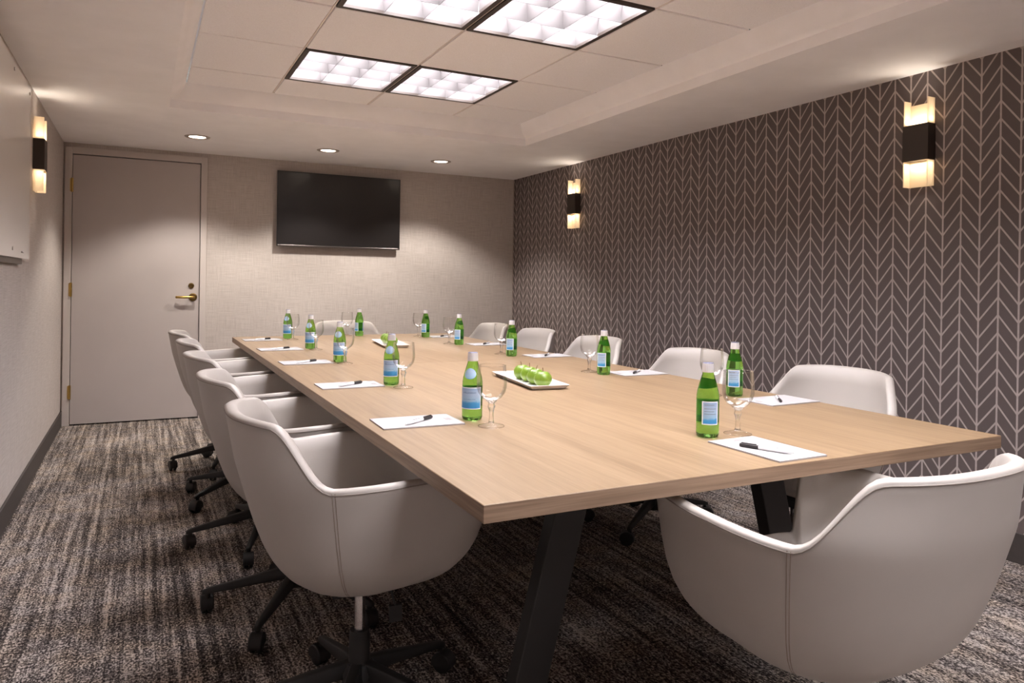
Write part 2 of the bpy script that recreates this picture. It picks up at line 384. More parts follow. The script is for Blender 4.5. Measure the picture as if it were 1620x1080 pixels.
for x, y, lab in ((.347, 5.93, 'round recessed ceiling downlight above the door'), (1.325, 5.99, 'round recessed ceiling downlight above the television'), (2.308, 6.02, 'round recessed ceiling downlight nearest the chevron wall')):
    t = tag(empty('downlight', (x, y, ZC)), lab, 'downlight', 'recessed downlights by the far wall')
    tr = MB().lathe([(.058, .012), (.058, -.002), (.064, -.006), (.086, -.004), (.089, .0), (.089, .012)], 40, cap=False)
    link('trim_ring', tr.mesh('trim_ring', 'white_trim', sharp=40), t)
    link('lens', MB().lathe([(.0, -.0005), (.0575, -.0005), (.0575, .004), (.0, .004)], 40, cap=False).mesh('lens', 'down_lens'), t)
    ld = bpy.data.lights.new('downlight_lamp', 'SPOT'); ld.energy = DOWN_W*4; ld.color = (1, .92, .84); ld.spot_size = math.radians(118); ld.spot_blend = .45; ld.shadow_soft_size = .05
    lo = bpy.data.objects.new('downlight_lamp', ld); COL.objects.link(lo); lo.parent = t; lo.location = (0, 0, -.06)

# ------------------------------------------------------------------ wall sconces (local: wall plane x=0, body towards -x, width along y, centre z=0)
def make_sconce():
    t = empty('wall_sconce')
    W2, D, H, B = .063, .058, .21, .087
    for s in (1, -1):
        z0, z1 = (B-.004, H) if s > 0 else (-H, -B+.004)
        link('acrylic_back', MB().box(-.012, -.004, -W2+.006, W2-.006, z0, z1-.02*(s > 0)).mesh('acrylic_back', 'acrylic', bevel=.001), t)
        for y in (-1, 1):
            a, b = sorted((y*W2, y*(W2-.006)))
            link('acrylic_side', MB().box(-D+.004, -.004, a, b, z0, z1).mesh('acrylic_side', 'acrylic', bevel=.001), t)
        ld = bpy.data.lights.new('sconce_lamp', 'AREA'); ld.shape = 'RECTANGLE'; ld.size = .03; ld.size_y = .10; ld.energy = SCONCE_W; ld.color = (1, .87, .72)
        lo = bpy.data.objects.new('sconce_lamp', ld); COL.objects.link(lo); lo.parent = t
        lo.location = (-.034, 0, s*(B+.006)); lo.rotation_euler = (PI if s > 0 else 0, 0, 0)
    link('metal_band', MB().box(-D, -.001, -W2-.003, W2+.003, -B, B).mesh('metal_band', 'bronze', bevel=.0015), t)
    return t
sc = make_sconce(); sc.location = (XR, 2.300, 1.872); tag(sc, 'up-and-down wall sconce on the chevron wall, larger one nearer the viewer', 'sconce', 'wall sconces')
s2 = copy_tree(sc); s2.location = (XR, 5.482, 1.862); s2['label'] = 'small-looking wall sconce on the chevron wall near the far corner'
s3 = copy_tree(sc); s3.location = (XL, 4.992, 1.862); s3.rotation_euler = (0, 0, PI); s3['label'] = 'lit wall sconce on the left wall between white board and door'

# ------------------------------------------------------------------ door
door = struct(empty('door_1', ((DX0+DX1)/2, YB, 0)), 'grey painted flush door with brass lever in the far left corner')
hw = (DX1-DX0)/2
for sx in (-1, 1):
    a, b = sorted((sx*hw, sx*(hw+.049)))
    link('frame_jamb', MB().box(a, b, -.022, .06, 0, DZ+.052).mesh('frame_jamb', 'frame_paint', bevel=.002), door)
link('frame_head', MB().box(-hw, hw, -.022, .06, DZ, DZ+.052).mesh('frame_head', 'frame_paint', bevel=.002), door)
link('gap_shade_sheet', MB().box(-hw, hw, .05, .06, 0, DZ).mesh('gap_shade_sheet', 'dark_gap'), door)  # dark sheet behind the leaf, its colour stands for shade in the gaps
leaf = link('door_leaf', MB().box(-hw+.004, hw-.005, -.010, .035, .010, DZ-.006).mesh('door_leaf', 'door_paint', bevel=.0015), door)
for z in (1.885, 1.067, .265):
    h = MB().lathe([(.008, z-.055), (.008, z+.055)], 12, mat=Matrix.Translation((-hw+.002, -.028, 0)))
    h.box(-hw-.014, -hw+.002, -.0235, -.021, z-.05, z+.05)
    link('hinge', h.mesh('hinge', 'brass', sharp=40), door)
RY = Matrix.Rotation(PI/2, 4, 'X')
lx = .374-(DX0+DX1)/2; lz = 1.012
link('rose', MB().lathe([(.0, 0), (.032, 0), (.033, .006), (.026, .012), (.0, .012)], 24, cap=False, mat=Matrix.Translation((lx, -.010, lz)) @ RY).mesh('rose', 'old_brass', sharp=40), leaf)
lv = MB().lathe([(.011, 0), (.011, .045)], 16, mat=Matrix.Translation((lx, -.020, lz)) @ RY)
link('lever_neck', lv.mesh('lever_neck', 'brass', sharp=40), leaf)
lv = MB().tube([(lx+.012, -.062, lz), (lx-.02, -.065, lz), (lx-.07, -.064, lz-.001), (lx-.115, -.058, lz), (lx-.13, -.050, lz)], .0105, 12)
link('lever', lv.mesh('lever', 'brass', smooth=True), leaf)
dz = 1.108; dx = .360-(DX0+DX1)/2
link('deadbolt', MB().lathe([(.0, 0), (.023, 0), (.022, .008), (.013, .010), (.011, .006), (.0, .006)], 24, cap=False, mat=Matrix.Translation((dx, -.010, dz)) @ RY).mesh('deadbolt', 'old_brass', sharp=40), leaf)

# ------------------------------------------------------------------ television
tv = tag(empty('television', (1.59, YB, 1.79)), 'black flat screen television mounted on the far wall', 'television')
TW, TH = .555, .329
link('body', MB().box(-TW+.01, TW-.01, -.055, -.03, -TH+.01, TH-.01).mesh('body', 'tv_bezel'), tv)
link('wall_mount', MB().box(-.2, .2, -.03, -.001, -.15, .15).mesh('wall_mount', 'black_steel'), tv)
bz = MB().box(-TW, -TW+.008, -.062, -.045, -TH, TH).box(TW-.008, TW, -.062, -.045, -TH, TH).box(-TW+.008, TW-.008, -.062, -.045, TH-.008, TH)
link('bezel', bz.mesh('bezel', 'tv_bezel'), tv)
link('lower_bezel', MB().box(-TW+.008, TW-.008, -.064, -.045, -TH, -TH+.014).mesh('lower_bezel', 'tv_strip', bevel=.002), tv)
link('screen', MB().box(-TW+.008, TW-.008, -.0595, -.055, -TH+.014, TH-.008).mesh('screen', 'tv_screen'), tv)

# ------------------------------------------------------------------ glass marker board
bd = tag(empty('marker_board', (XL, 3.7, 1.7)), 'white glass marker board with steel standoffs on the left wall', 'board')
BY0, BY1, BZ0, BZ1 = 2.75-3.7, 4.615-3.7, 1.256-1.7, 2.157-1.7
link('glass_panel', MB().box(.020, .026, BY0, BY1, BZ0, BZ1).mesh('glass_panel', 'board', bevel=.001), bd)
for y in (2.85, 3.45, 4.05, 4.565):
    link('standoff', MB().lathe([(.009, -.020), (.009, .0065), (.0075, .009), (.0, .009)], 16, cap=False, mat=Matrix.Translation((.0205, y-3.7, 2.119-1.7)) @ Matrix.Rotation(PI/2, 4, 'Y')).mesh('standoff', 'steel', sharp=40), bd)
for y in (2.85, 3.45, 4.06):
    link('standoff', MB().lathe([(.009, -.020), (.009, .0065), (.0075, .009), (.0, .009)], 16, cap=False, mat=Matrix.Translation((.0205, y-3.7, 1.296-1.7)) @ Matrix.Rotation(PI/2, 4, 'Y')).mesh('standoff', 'steel', sharp=40), bd)
link('mounting_rail', MB().box(.001, .017, BY0+.1, 4.44-3.7, BZ0-.028, BZ0+.05).mesh('mounting_rail', 'rail'), bd)
lg = MB().tube([(.0265, 4.33-3.7, 1.285-1.7), (.0265, 4.345-3.7, 1.291-1.7), (.0265, 4.36-3.7, 1.284-1.7), (.0265, 4.375-3.7, 1.290-1.7), (.0265, 4.39-3.7, 1.284-1.7), (.0265, 4.41-3.7, 1.286-1.7)], .0016, 5)
link('printed_logo', lg.mesh('printed_logo', 'ink'), bd)

# ------------------------------------------------------------------ conference table
TZ = .765; TXA, TXB, TYA, TYB = .559, 2.141, 1.217, 5.442; TM = 3.49; TT = .035
table = tag(empty('conference_table', ((TXA+TXB)/2, (TYA+TYB)/2, 0)), 'long light oak conference table on black splayed steel legs', 'table')
tcx, tcy = (TXA+TXB)/2, (TYA+TYB)/2
for a, b in ((TYA, TM-.0007), (TM+.0007, TYB)):
    m = MB().box(TXA-tcx, TXB-tcx, a-tcy, b-tcy, TZ-TT, TZ)
    me = m.mesh('tabletop', 'oak', bevel=.0012, seg=1); me.materials.append(MAT['oak_edge'])
    for p in me.polygons:
        if abs(p.normal.z) < .5: p.material_index = 1
    link('tabletop', me, table)
for y in (1.65, 3.33, 5.0):
    for s in (-1, 1):
        x0, x1 = s*.315, s*.505; hb = .048; hy = .024; yy = y-tcy
        lg = MB().hexa([(x1-hb, yy-hy, 0), (x1+hb, yy-hy, 0), (x1+hb, yy+hy, 0), (x1-hb, yy+hy, 0)], [(x0-hb, yy-hy, TZ-TT), (x0+hb, yy-hy, TZ-TT), (x0+hb, yy+hy, TZ-TT), (x0-hb, yy+hy, TZ-TT)])
        link('leg', lg.mesh('leg', 'black_steel', bevel=.003), table)
    link('cross_rail', MB().box(-.30, .30, yy-.02, yy+.02, TZ-TT-.05, TZ-TT).mesh('cross_rail', 'black_steel'), table)
for s in (-1, 1):
    link('long_rail', MB().box(s*.22-.02, s*.22+.02, 1.5-tcy, 5.15-tcy, TZ-TT-.04, TZ-TT-.0005).mesh('long_rail', 'black_steel'), table)

# ------------------------------------------------------------------ tub chairs (local: faces +x)
def sgnpow(c, e): return math.copysign(abs(c)**e, c)
def sstep(a, b, x):
    t = max(0.0, min(1.0, (x-a)/(b-a))); return t*t*(3-2*t)
Z_ARM, Z_BACK, Z_BOT, Z_FRONT = .702, .845, .385, .462
def plan(al):                    # al: 0 at back centre, pi at front centre
    c, s = math.cos(al), math.sin(al)
    if c >= 0: x, y = -.285*sgnpow(c, 2/2.6), .325*sgnpow(s, 2/2.6)
    else: x, y = .288*sgnpow(-c, 2/5.0), .325*sgnpow(s, 2/5.0)
    if x > 0: y *= 1-.06*(x/.272)
    return x, y
def rim(al):
    a = abs(al)
    z = Z_BACK-.010*(min(a, .75)/.75)**2
    t = max(0.0, min(1.0, (a-.72)/(1.17-.72)))
    z = z + (Z_ARM-.008-z)*(.22*t**1.5+.78*t*t*t*(t*(6*t-15)+10))
    z += .012*sstep(1.17, 2.0, a)
    return z + (Z_FRONT-z)*sstep(2.43, 2.68, a)
KP = [(.0, .385), (.30, .387), (.50, .394), (.64, .409), (.75, .433), (.83, .465), (.887, .506), (.932, .568), (.968, .640), (1.0, .715), (1.012, .860)]
def kz(z):
    for i in range(len(KP)-1):
        if z <= KP[i+1][1] or i == len(KP)-2:
            z0, z1 = KP[i][1], KP[i+1][1]
            return KP[i][0]+(KP[i+1][0]-KP[i][0])*(z-z0)/(z1-z0)
def outer(al, z, inset=0.0):
    x, y = plan(al); r = math.hypot(x, y)
    k0 = kz(z); k0 = k0 + (k0**.55-k0)*sstep(.0, .22, x)*.85
    kk = max(0.0, k0-inset/r); bw = max(0.0, math.cos(al))
    lean = -.165*max(0.0, z-.42)*bw + .012
    px = x*kk
    zz = z + .070*max(0.0, (px+.03)/.272)**1.5*(1-sstep(.385, .80, z))
    yk = 1-.13*sstep(.69, .84, z)*bw**.5
    return (px+lean, y*kk*yk, zz)
def wall_levels(R, n):           # heights along the profile, even in arc length
    ks = [KP[0]]+[p for p in KP[1:] if p[1] < R]+[(kz(R), R)]
    d = [0.0]
    for p, q in zip(ks[:-1], ks[1:]): d.append(d[-1]+math.hypot((q[0]-p[0])*.3, q[1]-p[1]))
    out = []
    for j in range(n+1):
        t = d[-1]*j/n
        for i in range(len(ks)-1):
            if t <= d[i+1]+1e-9:
                f_ = (t-d[i])/max(1e-9, d[i+1]-d[i]); out.append((ks[i][0]+(ks[i+1][0]-ks[i][0])*f_, ks[i][1]+(ks[i+1][1]-ks[i][1])*f_)); break
    return out
def make_chair():
    t = empty('tub_chair')
    NA, NO = 128, 30; T = .030
    als = [-PI+2*PI*i/NA for i in range(NA)]
    v = []; f = []; cols = []
    for al in als:
        R = rim(al); col = []
        for k_, z_ in wall_levels(R, NO)[2:]:
            col.append(outer(al, max(z_, Z_BOT+.0002)))
        th = T*(.55+.45*sstep(.48, .6, R))
        for q in (.25, .5, .75):                    # rounded rim
            col.append(outer(al, R+.006*math.sin(PI*q), th*q))
        for j in range(8):
            z = R+(.43-R)*((j)/7) if R > .5 else R-.03*j/7
            col.append(outer(al, max(z, .43), th+.012*(j/7)))
        cols.append(col)
    L = len(cols[0])
    for c in cols: v += c
    for i in range(NA):
        n = (i+1) % NA
        for j in range(L-1): f.append((i*L+j, n*L+j, n*L+j+1, i*L+j+1))
    v.append((.012, 0, Z_BOT)); ci = len(v)-1
    for i in range(NA): f.append((ci, ((i+1) % NA)*L, i*L))
    me = mesh_from('shell', v, f, smooth=True, mat='vinyl'); shell = link('shell', me, t)
    pp = [outer(al, rim(al)-.006, -.0004) for al in [(-2.45+4.9*i/110) for i in range(111)]]
    link('rim_piping', MB().tube(pp, .0016, 6).mesh('rim_piping', 'piping', smooth=True), shell)
    for s in (-1, 1):
        m = MB()
        for da in (-.011, .011):
            pts = [outer(s*1.19+da, Z_BOT+.02+(rim(1.19)-Z_BOT-.022)*k/24, -.0002) for k in range(25)]
            m.tube(pts, .0009, 5)
        link('stitched_seam', m.mesh('stitched_seam', 'thread'), shell)
    # cushion
    v = []; f = []; NC = 72; prof_c = [(.90, .435), (.985, .455), (1.0, .475), (.975, .494), (.90, .504), (.6, .511), (.25, .513)]
    for k, z in prof_c:
        for i in range(NC):
            al = -PI+2*PI*i/NC; x, y = plan(al); x = x*.74+.024; y = y*.80
            v.append((x*k+.03*(1-k), y*k, z+.012*max(0, x*k)/.26-.02*max(0, (x*k-.2)/.07)**2))
    for r in range(len(prof_c)-1):
        for i in range(NC): n = (i+1) % NC; f.append((r*NC+i, r*NC+n, (r+1)*NC+n, (r+1)*NC+i))
    f.append(tuple(range(NC))[::-1]); f.append(tuple((len(prof_c)-1)*NC+i for i in range(NC)))
    link('seat_cushion', mesh_from('seat_cushion', v, f, smooth=True, mat='vinyl'), t)
    link('seat_plate', MB().box(-.09, .09, -.08, .08, Z_BOT-.028, Z_BOT+.006).mesh('seat_plate', 'black_plastic', bevel=.006), t)
    link('gas_column', MB().lathe([(.0145, .20), (.0145, Z_BOT-.02)], 24).mesh('gas_column', 'chrome', sharp=40), t)
    link('column_sleeve', MB().lathe([(.030, .10), (.027, .225), (.025, .235), (.014, .235)], 24).mesh('column_sleeve', 'black_plastic', sharp=40), t)
    link('base_hub', MB().lathe([(.030, .085), (.045, .09), (.048, .125), (.036, .150), (.0, .150)], 24, cap=False).mesh('base_hub', 'black_plastic', sharp=40), t)
    lv = MB().tube([(.055, -.04, Z_BOT-.012), (.070, -.060, Z_BOT-.04), (.078, -.066, Z_BOT-.075)], .0035, 6)
    lv.box(.062, .096, -.072, -.062, Z_BOT-.115, Z_BOT-.072)
    link('height_lever', lv.mesh('height_lever', 'black_plastic', sharp=40), t)
    # base leg along +x
    st = [(.02, .135, .040, .046), (.12, .118, .032, .038), (.22, .098, .026, .030), (.305, .082, .020, .024), (.325, .076, .014, .018)]
    m = MB(); vv = []; ff = []
    for x, z, h, wd in st:
        vv += [(x, -wd/2, z-h/2), (x, wd/2, z-h/2), (x, wd*.34, z+h/2), (x, -wd*.34, z+h/2)]
    for k in range(len(st)-1):
        for q in range(4): ff.append((4*k+q, 4*k+(q+1) % 4, 4*k+4+(q+1) % 4, 4*k+4+q))
    ff.append((3, 2, 1, 0)); e = 4*(len(st)-1); ff.append((e, e+1, e+2, e+3)); m.add(vv, ff)
    legm = m.mesh('base_leg', 'black_plastic', bevel=.004, seg=2, sharp=50)
    stem = MB().lathe([(.0, .048), (.009, .048), (.009, .078), (.0, .078)], 12, cap=False, mat=Matrix.Translation((.308, 0, 0))).mesh('caster_stem', 'black_plastic', sharp=40)
    RX = Matrix.Rotation(PI/2, 4, 'X')
    hood = MB(); rr = .033
    hv = []; hf = []; NH = 14
    for y in (-.0215, -.018, .018, .0215):
        r_ = rr-.003 if abs(y) > .02 else rr
        for i in range(NH+1):
            a = -.25+(PI+.5)*i/NH; hv.append((r_*math.cos(a), y, r_*math.sin(a)))
    for k in range(3):
        for i in range(NH): hf.append((k*(NH+1)+i, k*(NH+1)+i+1, (k+1)*(NH+1)+i+1, (k+1)*(NH+1)+i))
    hf.append(tuple(range(NH+1))); hf.append(tuple(3*(NH+1)+i for i in range(NH+1))[::-1])
    hood.add(hv, hf)
    hoodm = hood.mesh('caster_hood', 'black_plastic', sharp=40)
    wh = MB()
    for s in (-1, 1):
        wh.lathe([(.0, -.007), (.024, -.007), (.0295, -.004), (.0295, .004), (.024, .007), (.0, .007)], 20, cap=False, mat=Matrix.Translation((0, s*.0115, 0)) @ RX)
    whm = wh.mesh('caster_wheel', 'black_plastic', sharp=40)
    random.seed(3)
    for k in range(5):
        a = 2*PI*k/5
        lo = link('base_leg', legm, t); lo.rotation_euler = (0, 0, a)
        link('caster_stem', stem, lo)
        sw = random.uniform(-2.5, 2.5); c, s = math.cos(sw), math.sin(sw)
        for nm, mm in (('caster_hood', hoodm), ('caster_wheel', whm)):
            o = link(nm, mm, lo); o.location = (.308+.012*c, .012*s, .030); o.rotation_euler = (0, 0, sw)
    return t
chair0 = make_chair()
ordn = ['nearest the viewer', 'second from the near end', 'third, the middle one', 'fourth from the near end', 'farthest, closest to the door']
LEFT = [(.532, 1.945), (.510, 2.68), (.503, 3.44), (.50, 4.18), (.485, 4.89)]
LB = [24, 164, 178, 146, 178]
# place copies first so that each inherits the unrotated base, the prototype last
RIGHT = [(2.225, 2.015), (2.225, 2.875), (2.225, 3.75), (2.22, 4.53), (2.205, 5.22)]
ordr = ['nearest the viewer', 'second from the near end', 'third, the middle one', 'fourth from the near end', 'farthest, by the far corner']
specs = []
for i, (x, y) in enumerate(LEFT):
    specs.append((x, y, random.uniform(-2, 2), LB[i], 'white vinyl tub chair on the left side of table, %s' % ordn[i], 'chairs along the left side'))
for i, (x, y) in enumerate(RIGHT):
    specs.append((x, y, 180+random.uniform(-2, 2), 190+23*i, 'white vinyl tub chair on the chevron wall side, %s' % ordr[i], 'chairs along the right side'))
specs.append((1.345, 1.12, 94, 30, 'white vinyl tub chair at the near end, seen large from behind', 'chairs at the table ends'))
specs.append((1.425, 5.53, -90, 40, 'white vinyl tub chair at the far table end below the television', 'chairs at the table ends'))
for i, s in enumerate(specs):
    c = copy_tree(chair0) if i < len(specs)-1 else chair0
    c.location = (s[0], s[1], 0); c.rotation_euler = (0, 0, math.radians(s[2]))
    for ch in c.children:
        if ch.name.startswith('base_leg'): ch.rotation_euler[2] += math.radians(s[3]-s[2])
    tag(c, s[4], 'chair', s[5])

# ------------------------------------------------------------------ tabletop things
seatL = ['first left-hand place from the near end', 'second left-hand place from the near end', 'third left-hand place from the near end', 'fourth left-hand place from the near end', 'farthest left-hand place']
seatR = ['first right-hand place from the near end', 'second right-hand place from the near end', 'third right-hand place from the near end', 'fourth right-hand place from the near end', 'farthest right-hand place']
# bottle
BP = [(.0, 0), (.024, 0), (.0285, .003), (.0302, .010), (.0303, .102), (.0298, .112), (.0278, .125), (.0235, .142), (.0185, .158), (.0150, .170), (.0138, .180), (.0138, .187)]
def bottle_r(z):
    for (r0, z0), (r1, z1) in zip(BP[1:-1], BP[2:]):
        if z0 <= z <= z1: return r0+(r1-r0)*(z-z0)/max(1e-6, z1-z0)
    return BP[-1][0]
def patch(name, a0, a1, z0, z1, mat, off=.0004, oval=False, na=20, nz=6):
    v = []; f = []; uv = []
    if oval:
        na, nz = 24, 5; ac, zc = (a0+a1)/2, (z0+z1)/2
        v.append(None); pts = [(ac, zc, .5, .5)]
        for r in range(1, nz+1):
            for i in range(na):
                q = 2*PI*i/na; k = r/nz; pts.append((ac+(a1-a0)/2*k*math.cos(q), zc+(z1-z0)/2*k*math.sin(q), .5+.5*k*math.cos(q)*.9, .5+.5*k*math.sin(q)*.9))
        v = [((bottle_r(z)+off)*math.cos(a), (bottle_r(z)+off)*math.sin(a), z) for a, z, _, _ in pts]; uv = [(p[2], p[3]) for p in pts]
        for i in range(na): f.append((0, 1+i, 1+(i+1) % na))
        for r in range(1, nz):
            for i in range(na): f.append((1+(r-1)*na+i, 1+r*na+i, 1+r*na+(i+1) % na, 1+(r-1)*na+(i+1) % na))
    else:
        for j in range(nz+1):
            for i in range(na+1):
                a = a0+(a1-a0)*i/na; z = z0+(z1-z0)*j/nz; r = bottle_r(z)+off
                v.append((r*math.cos(a), r*math.sin(a), z)); uv.append((i/na, j/nz))
        for j in range(nz):
            for i in range(na): k = j*(na+1)+i; f.append((k, k+1, k+na+2, k+na+1))
    me = bpy.data.meshes.new(name); me.from_pydata(v, [], f); me.update()
    ul = me.uv_layers.new(name='UVMap')
    for lp in me.loops: ul.data[lp.index].uv = uv[lp.vertex_index]
    me.shade_smooth(); me.materials.append(MAT[mat]); return me
def text_on_cyl(txt, size, ang, z, mat, off=.0008):
    cu = bpy.data.curves.new('txt', 'FONT'); cu.body = txt; cu.size = size; cu.align_x = 'CENTER'; cu.resolution_u = 2
    o = bpy.data.objects.new('txt', cu); COL.objects.link(o); bpy.context.view_layer.update()
    me = bpy.data.meshes.new_from_object(o.evaluated_get(bpy.context.evaluated_depsgraph_get())); bpy.data.objects.remove(o); bpy.data.curves.remove(cu)
    for vt in me.vertices:
        a = ang+vt.co.x/.0305; r = bottle_r(z)+off; vt.co = Vector((r*math.cos(a), r*math.sin(a), z+vt.co.y))
    me.materials.clear(); me.materials.append(MAT[mat]); return me
def make_bottle():        # front label faces +x
    t = empty('water_bottle')
    link('glass_body', MB().lathe(BP+[(.0, .187)], 40, cap=False).mesh('glass_body', 'green_glass', smooth=True), t)
    fl = link('front_label', patch('front_label', -1.25, 1.25, .034, .098, 'label'), t)
    link('lettering', text_on_cyl('S.PELLEGRINO', .0066, 0, .080, 'ink_blue'), fl)
    link('lettering', text_on_cyl('NATURAL MINERAL WATER', .0030, 0, .062, 'ink_blue'), fl)
    bl = link('back_label', patch('back_label', PI-.75, PI+.75, .036, .098, 'back_label'), t)
    for k, z in enumerate((.088, .078, .071, .064)): link('lettering', patch('lettering', PI-.52, PI+(.5 if k % 2 else .35), z, z+.0011, 'ink', .0008, nz=1), bl)
    link('neck_label', patch('neck_label', -.75, .75, .122, .153, 'neck_label', .0006, oval=True), t)
    cp = MB(); prof = [(.0152, .173), (.0156, .176), (.0150, .190), (.0145, .197)]
    n = 42; v = []; f = []
    for r, z in prof:
        for i in range(n):
            q = 2*PI*i/n; rr = r+(.0005 if i % 2 and z < .195 else 0); v.append((rr*math.cos(q), rr*math.sin(q), z))
    for k in range(3):
        for i in range(n): j = (i+1) % n; f.append((k*n+i, k*n+j, (k+1)*n+j, (k+1)*n+i))
    cp.add(v, f); cap = link('cap', cp.mesh('cap', 'cap'), t)
    link('cap_top', MB().lathe([(.0145, .197), (.0138, .1985), (.0, .1988)], n, cap=False).mesh('cap_top', 'cap_top', smooth=True), cap)
    return t
bot0 = make_bottle()
B = []
LBot = [(.875, 1.996), (.874, 2.786), (.879, 3.657), (.889, 4.42), (.896, 5.225)]
RBot = [(1.955, 2.056), (1.854, 2.767), (1.827, 3.638), (1.832, 4.407), (1.847, 5.080)]
for i, p in enumerate(LBot): B.append((p, 232+random.uniform(-6, 6), 'green glass water bottle with blue label, %s' % seatL[i], 'water bottles at the left places'))
for i, p in enumerate(RBot): B.append((p, 38+random.uniform(-6, 6), 'green glass water bottle showing small back label, %s' % seatR[i], 'water bottles at the right places'))
B.append(((1.362, 1.531), 62, 'green glass water bottle at near table end, back label showing, beside goblet', 'water bottles at the table ends'))
B.append(((1.422, 5.327), 20, 'green glass water bottle at far table end below the television', 'water bottles at the table ends'))
for i, (p, a, lab, g) in enumerate(B):
    o = copy_tree(bot0) if i < len(B)-1 else bot0
    o.location = (p[0], p[1], TZ); o.rotation_euler = (0, 0, math.radians(a)); tag(o, lab, 'bottle', g)
# goblet
def make_goblet():
    t = empty('water_goblet')
    bowl = [(.004, .072), (.016, .0745), (.028, .082), (.038, .095), (.0425, .110), (.0432, .125), (.0415, .150), (.0395, .172)]
    link('bowl', MB().lathe(bowl, 44, cap=False).mesh('bowl', 'thin_glass', smooth=True), t)
    link('rim', MB().tube([(.0395*math.cos(2*PI*i/44), .0395*math.sin(2*PI*i/44), .172) for i in range(44)], .0007, 6, closed=True).mesh('rim', 'stem_glass', smooth=True), t)
    stem = [(.0, .011), (.0085, .011), (.0068, .020), (.0062, .036), (.0072, .046), (.0105, .054), (.0110, .058), (.0085, .063), (.0090, .066), (.0150, .0715), (.0165, .0740), (.0, .0735)]
    link('stem', MB().lathe(stem, 28, cap=False).mesh('stem', 'stem_glass', smooth=True), t)
    foot = [(.0372, .0003), (.0372, .0012), (.0360, .0026), (.024, .0055), (.012, .0095), (.0085, .0112), (.0, .0112)]
    link('foot_edge', MB().tube([(.0368*math.cos(2*PI*i/40), .0368*math.sin(2*PI*i/40), .0013) for i in range(40)], .0011, 6, closed=True).mesh('foot_edge', 'stem_glass', smooth=True), t)
    link('foot', MB().lathe(foot, 40, cap=False).mesh('foot', 'thin_glass', smooth=True), t)
    return t
gob0 = make_goblet(); Gs = []
LG = [(.883, 1.879), (.891, 2.688), (.884, 3.564), (.903, 4.329), (.909, 5.106)]
RG = [(1.885, 2.100), (1.843, 2.869), (1.819, 3.752), (1.793, 4.480), (1.819, 5.153)]
for i, p in enumerate(LG): Gs.append((p, 'clear stemmed water goblet, %s' % seatL[i], 'goblets at the left places'))
for i, p in enumerate(RG): Gs.append((p, 'clear stemmed water goblet, %s' % seatR[i], 'goblets at the right places'))
Gs.append(((1.463, 1.524), 'clear stemmed water goblet at the near table end beside a bottle', 'goblets at the table ends'))
Gs.append(((1.338, 5.350), 'clear stemmed water goblet at the far table end below the television', 'goblets at the table ends'))
for i, (p, lab, g) in enumerate(Gs):
    o = copy_tree(gob0) if i < len(Gs)-1 else gob0
    o.location = (p[0], p[1], TZ); tag(o, lab, 'goblet', g)
# note pads (local: long side along x) and pens
def make_pad():
    t = empty('note_pad')
    link('sheets', MB().box(-.118, .118, -.079, .079, .0012, .0042).mesh('sheets', 'paper'), t)
    link('backing_card', MB().box(-.1185, .1185, -.0795, .0795, 0, .0012).mesh('backing_card', 'pad_back'), t)
    m = MB()
    for k in range(5): m.box(.085+.004*k, .0872+.004*k, -.02+.003*(k % 2), .02-.004*(k % 3), .0042, .00425)
    link('printed_logo', m.mesh('printed_logo', 'ink'), t)
    return t
def make_pen():           # along x, cap at +x
    t = empty('pen'); R = Matrix.Rotation(PI/2, 4, 'Y')
    T_ = Matrix.Translation((0, 0, .0052))
    link('barrel', MB().lathe([(.0, -.068), (.0012, -.068), (.0022, -.060), (.0046, -.048), (.0050, .02), (.0, .02)], 18, cap=False, mat=T_ @ R).mesh('barrel', 'pen_white', sharp=40), t)
    cap = link('cap', MB().lathe([(.0, .018), (.0052, .018), (.0052, .062), (.0042, .066), (.0, .066)], 18, cap=False, mat=T_ @ R).mesh('cap', 'pen_black', sharp=40), t)
    link('clip', MB().box(.024, .062, -.0015, .0015, .0100, .0120).mesh('clip', 'pen_black', bevel=.0005), cap)
    pts = []
    for k in range(26):
        q = k/25; pts.append((-.034+.040*q, .0015*math.sin(q*34)+.0004, .0052+math.sqrt(max(1e-9, .0051**2-(.0015*math.sin(q*34)+.0004)**2))))
    link('printed_script', MB().tube(pts, .0005, 4).mesh('printed_script', 'ink_dark'), t)
    return t
pad0 = make_pad(); pen0 = make_pen(); P = []
LP = [(.709, 2.012), (.715, 2.812), (.715, 3.66), (.712, 4.40), (.712, 5.12)]
RP = [(2.018, 1.905), (2.018, 2.742), (2.018, 3.575), (2.010, 4.365), (1.990, 5.07)]
for i, p in enumerate(LP): P.append((p, random.uniform(-2, 2), (.0, -.018), 34+random.uniform(-4, 4), seatL[i], 'left'))
for i, p in enumerate(RP): P.append((p, 180+random.uniform(-2, 2), (.0, .0), 226+random.uniform(-6, 6), seatR[i], 'right'))
P.append(((1.390, 1.352), 91, (.028, .036), 0, 'at the near table end', 'near end'))
for i, (p, a, (ox, oy), pa, lab, g) in enumerate(P):
    last = i == len(P)-1
    o = pad0 if last else copy_tree(pad0); o.location = (p[0], p[1], TZ); o.rotation_euler = (0, 0, math.radians(a))
    tag(o, 'white note pad on the table, %s' % lab, 'note pad', 'note pads')
    e = pen0 if last else copy_tree(pen0)
    if last: e.location = (1.366, 1.326, TZ+.0042); e.rotation_euler = (0, 0, math.radians(114))
    else: e.location = (p[0]+ox, p[1]+oy, TZ+.0042); e.rotation_euler = (0, 0, math.radians(pa))
    tag(e, 'white pen with black cap on note pad, %s' % lab, 'pen', 'pens on the note pads')
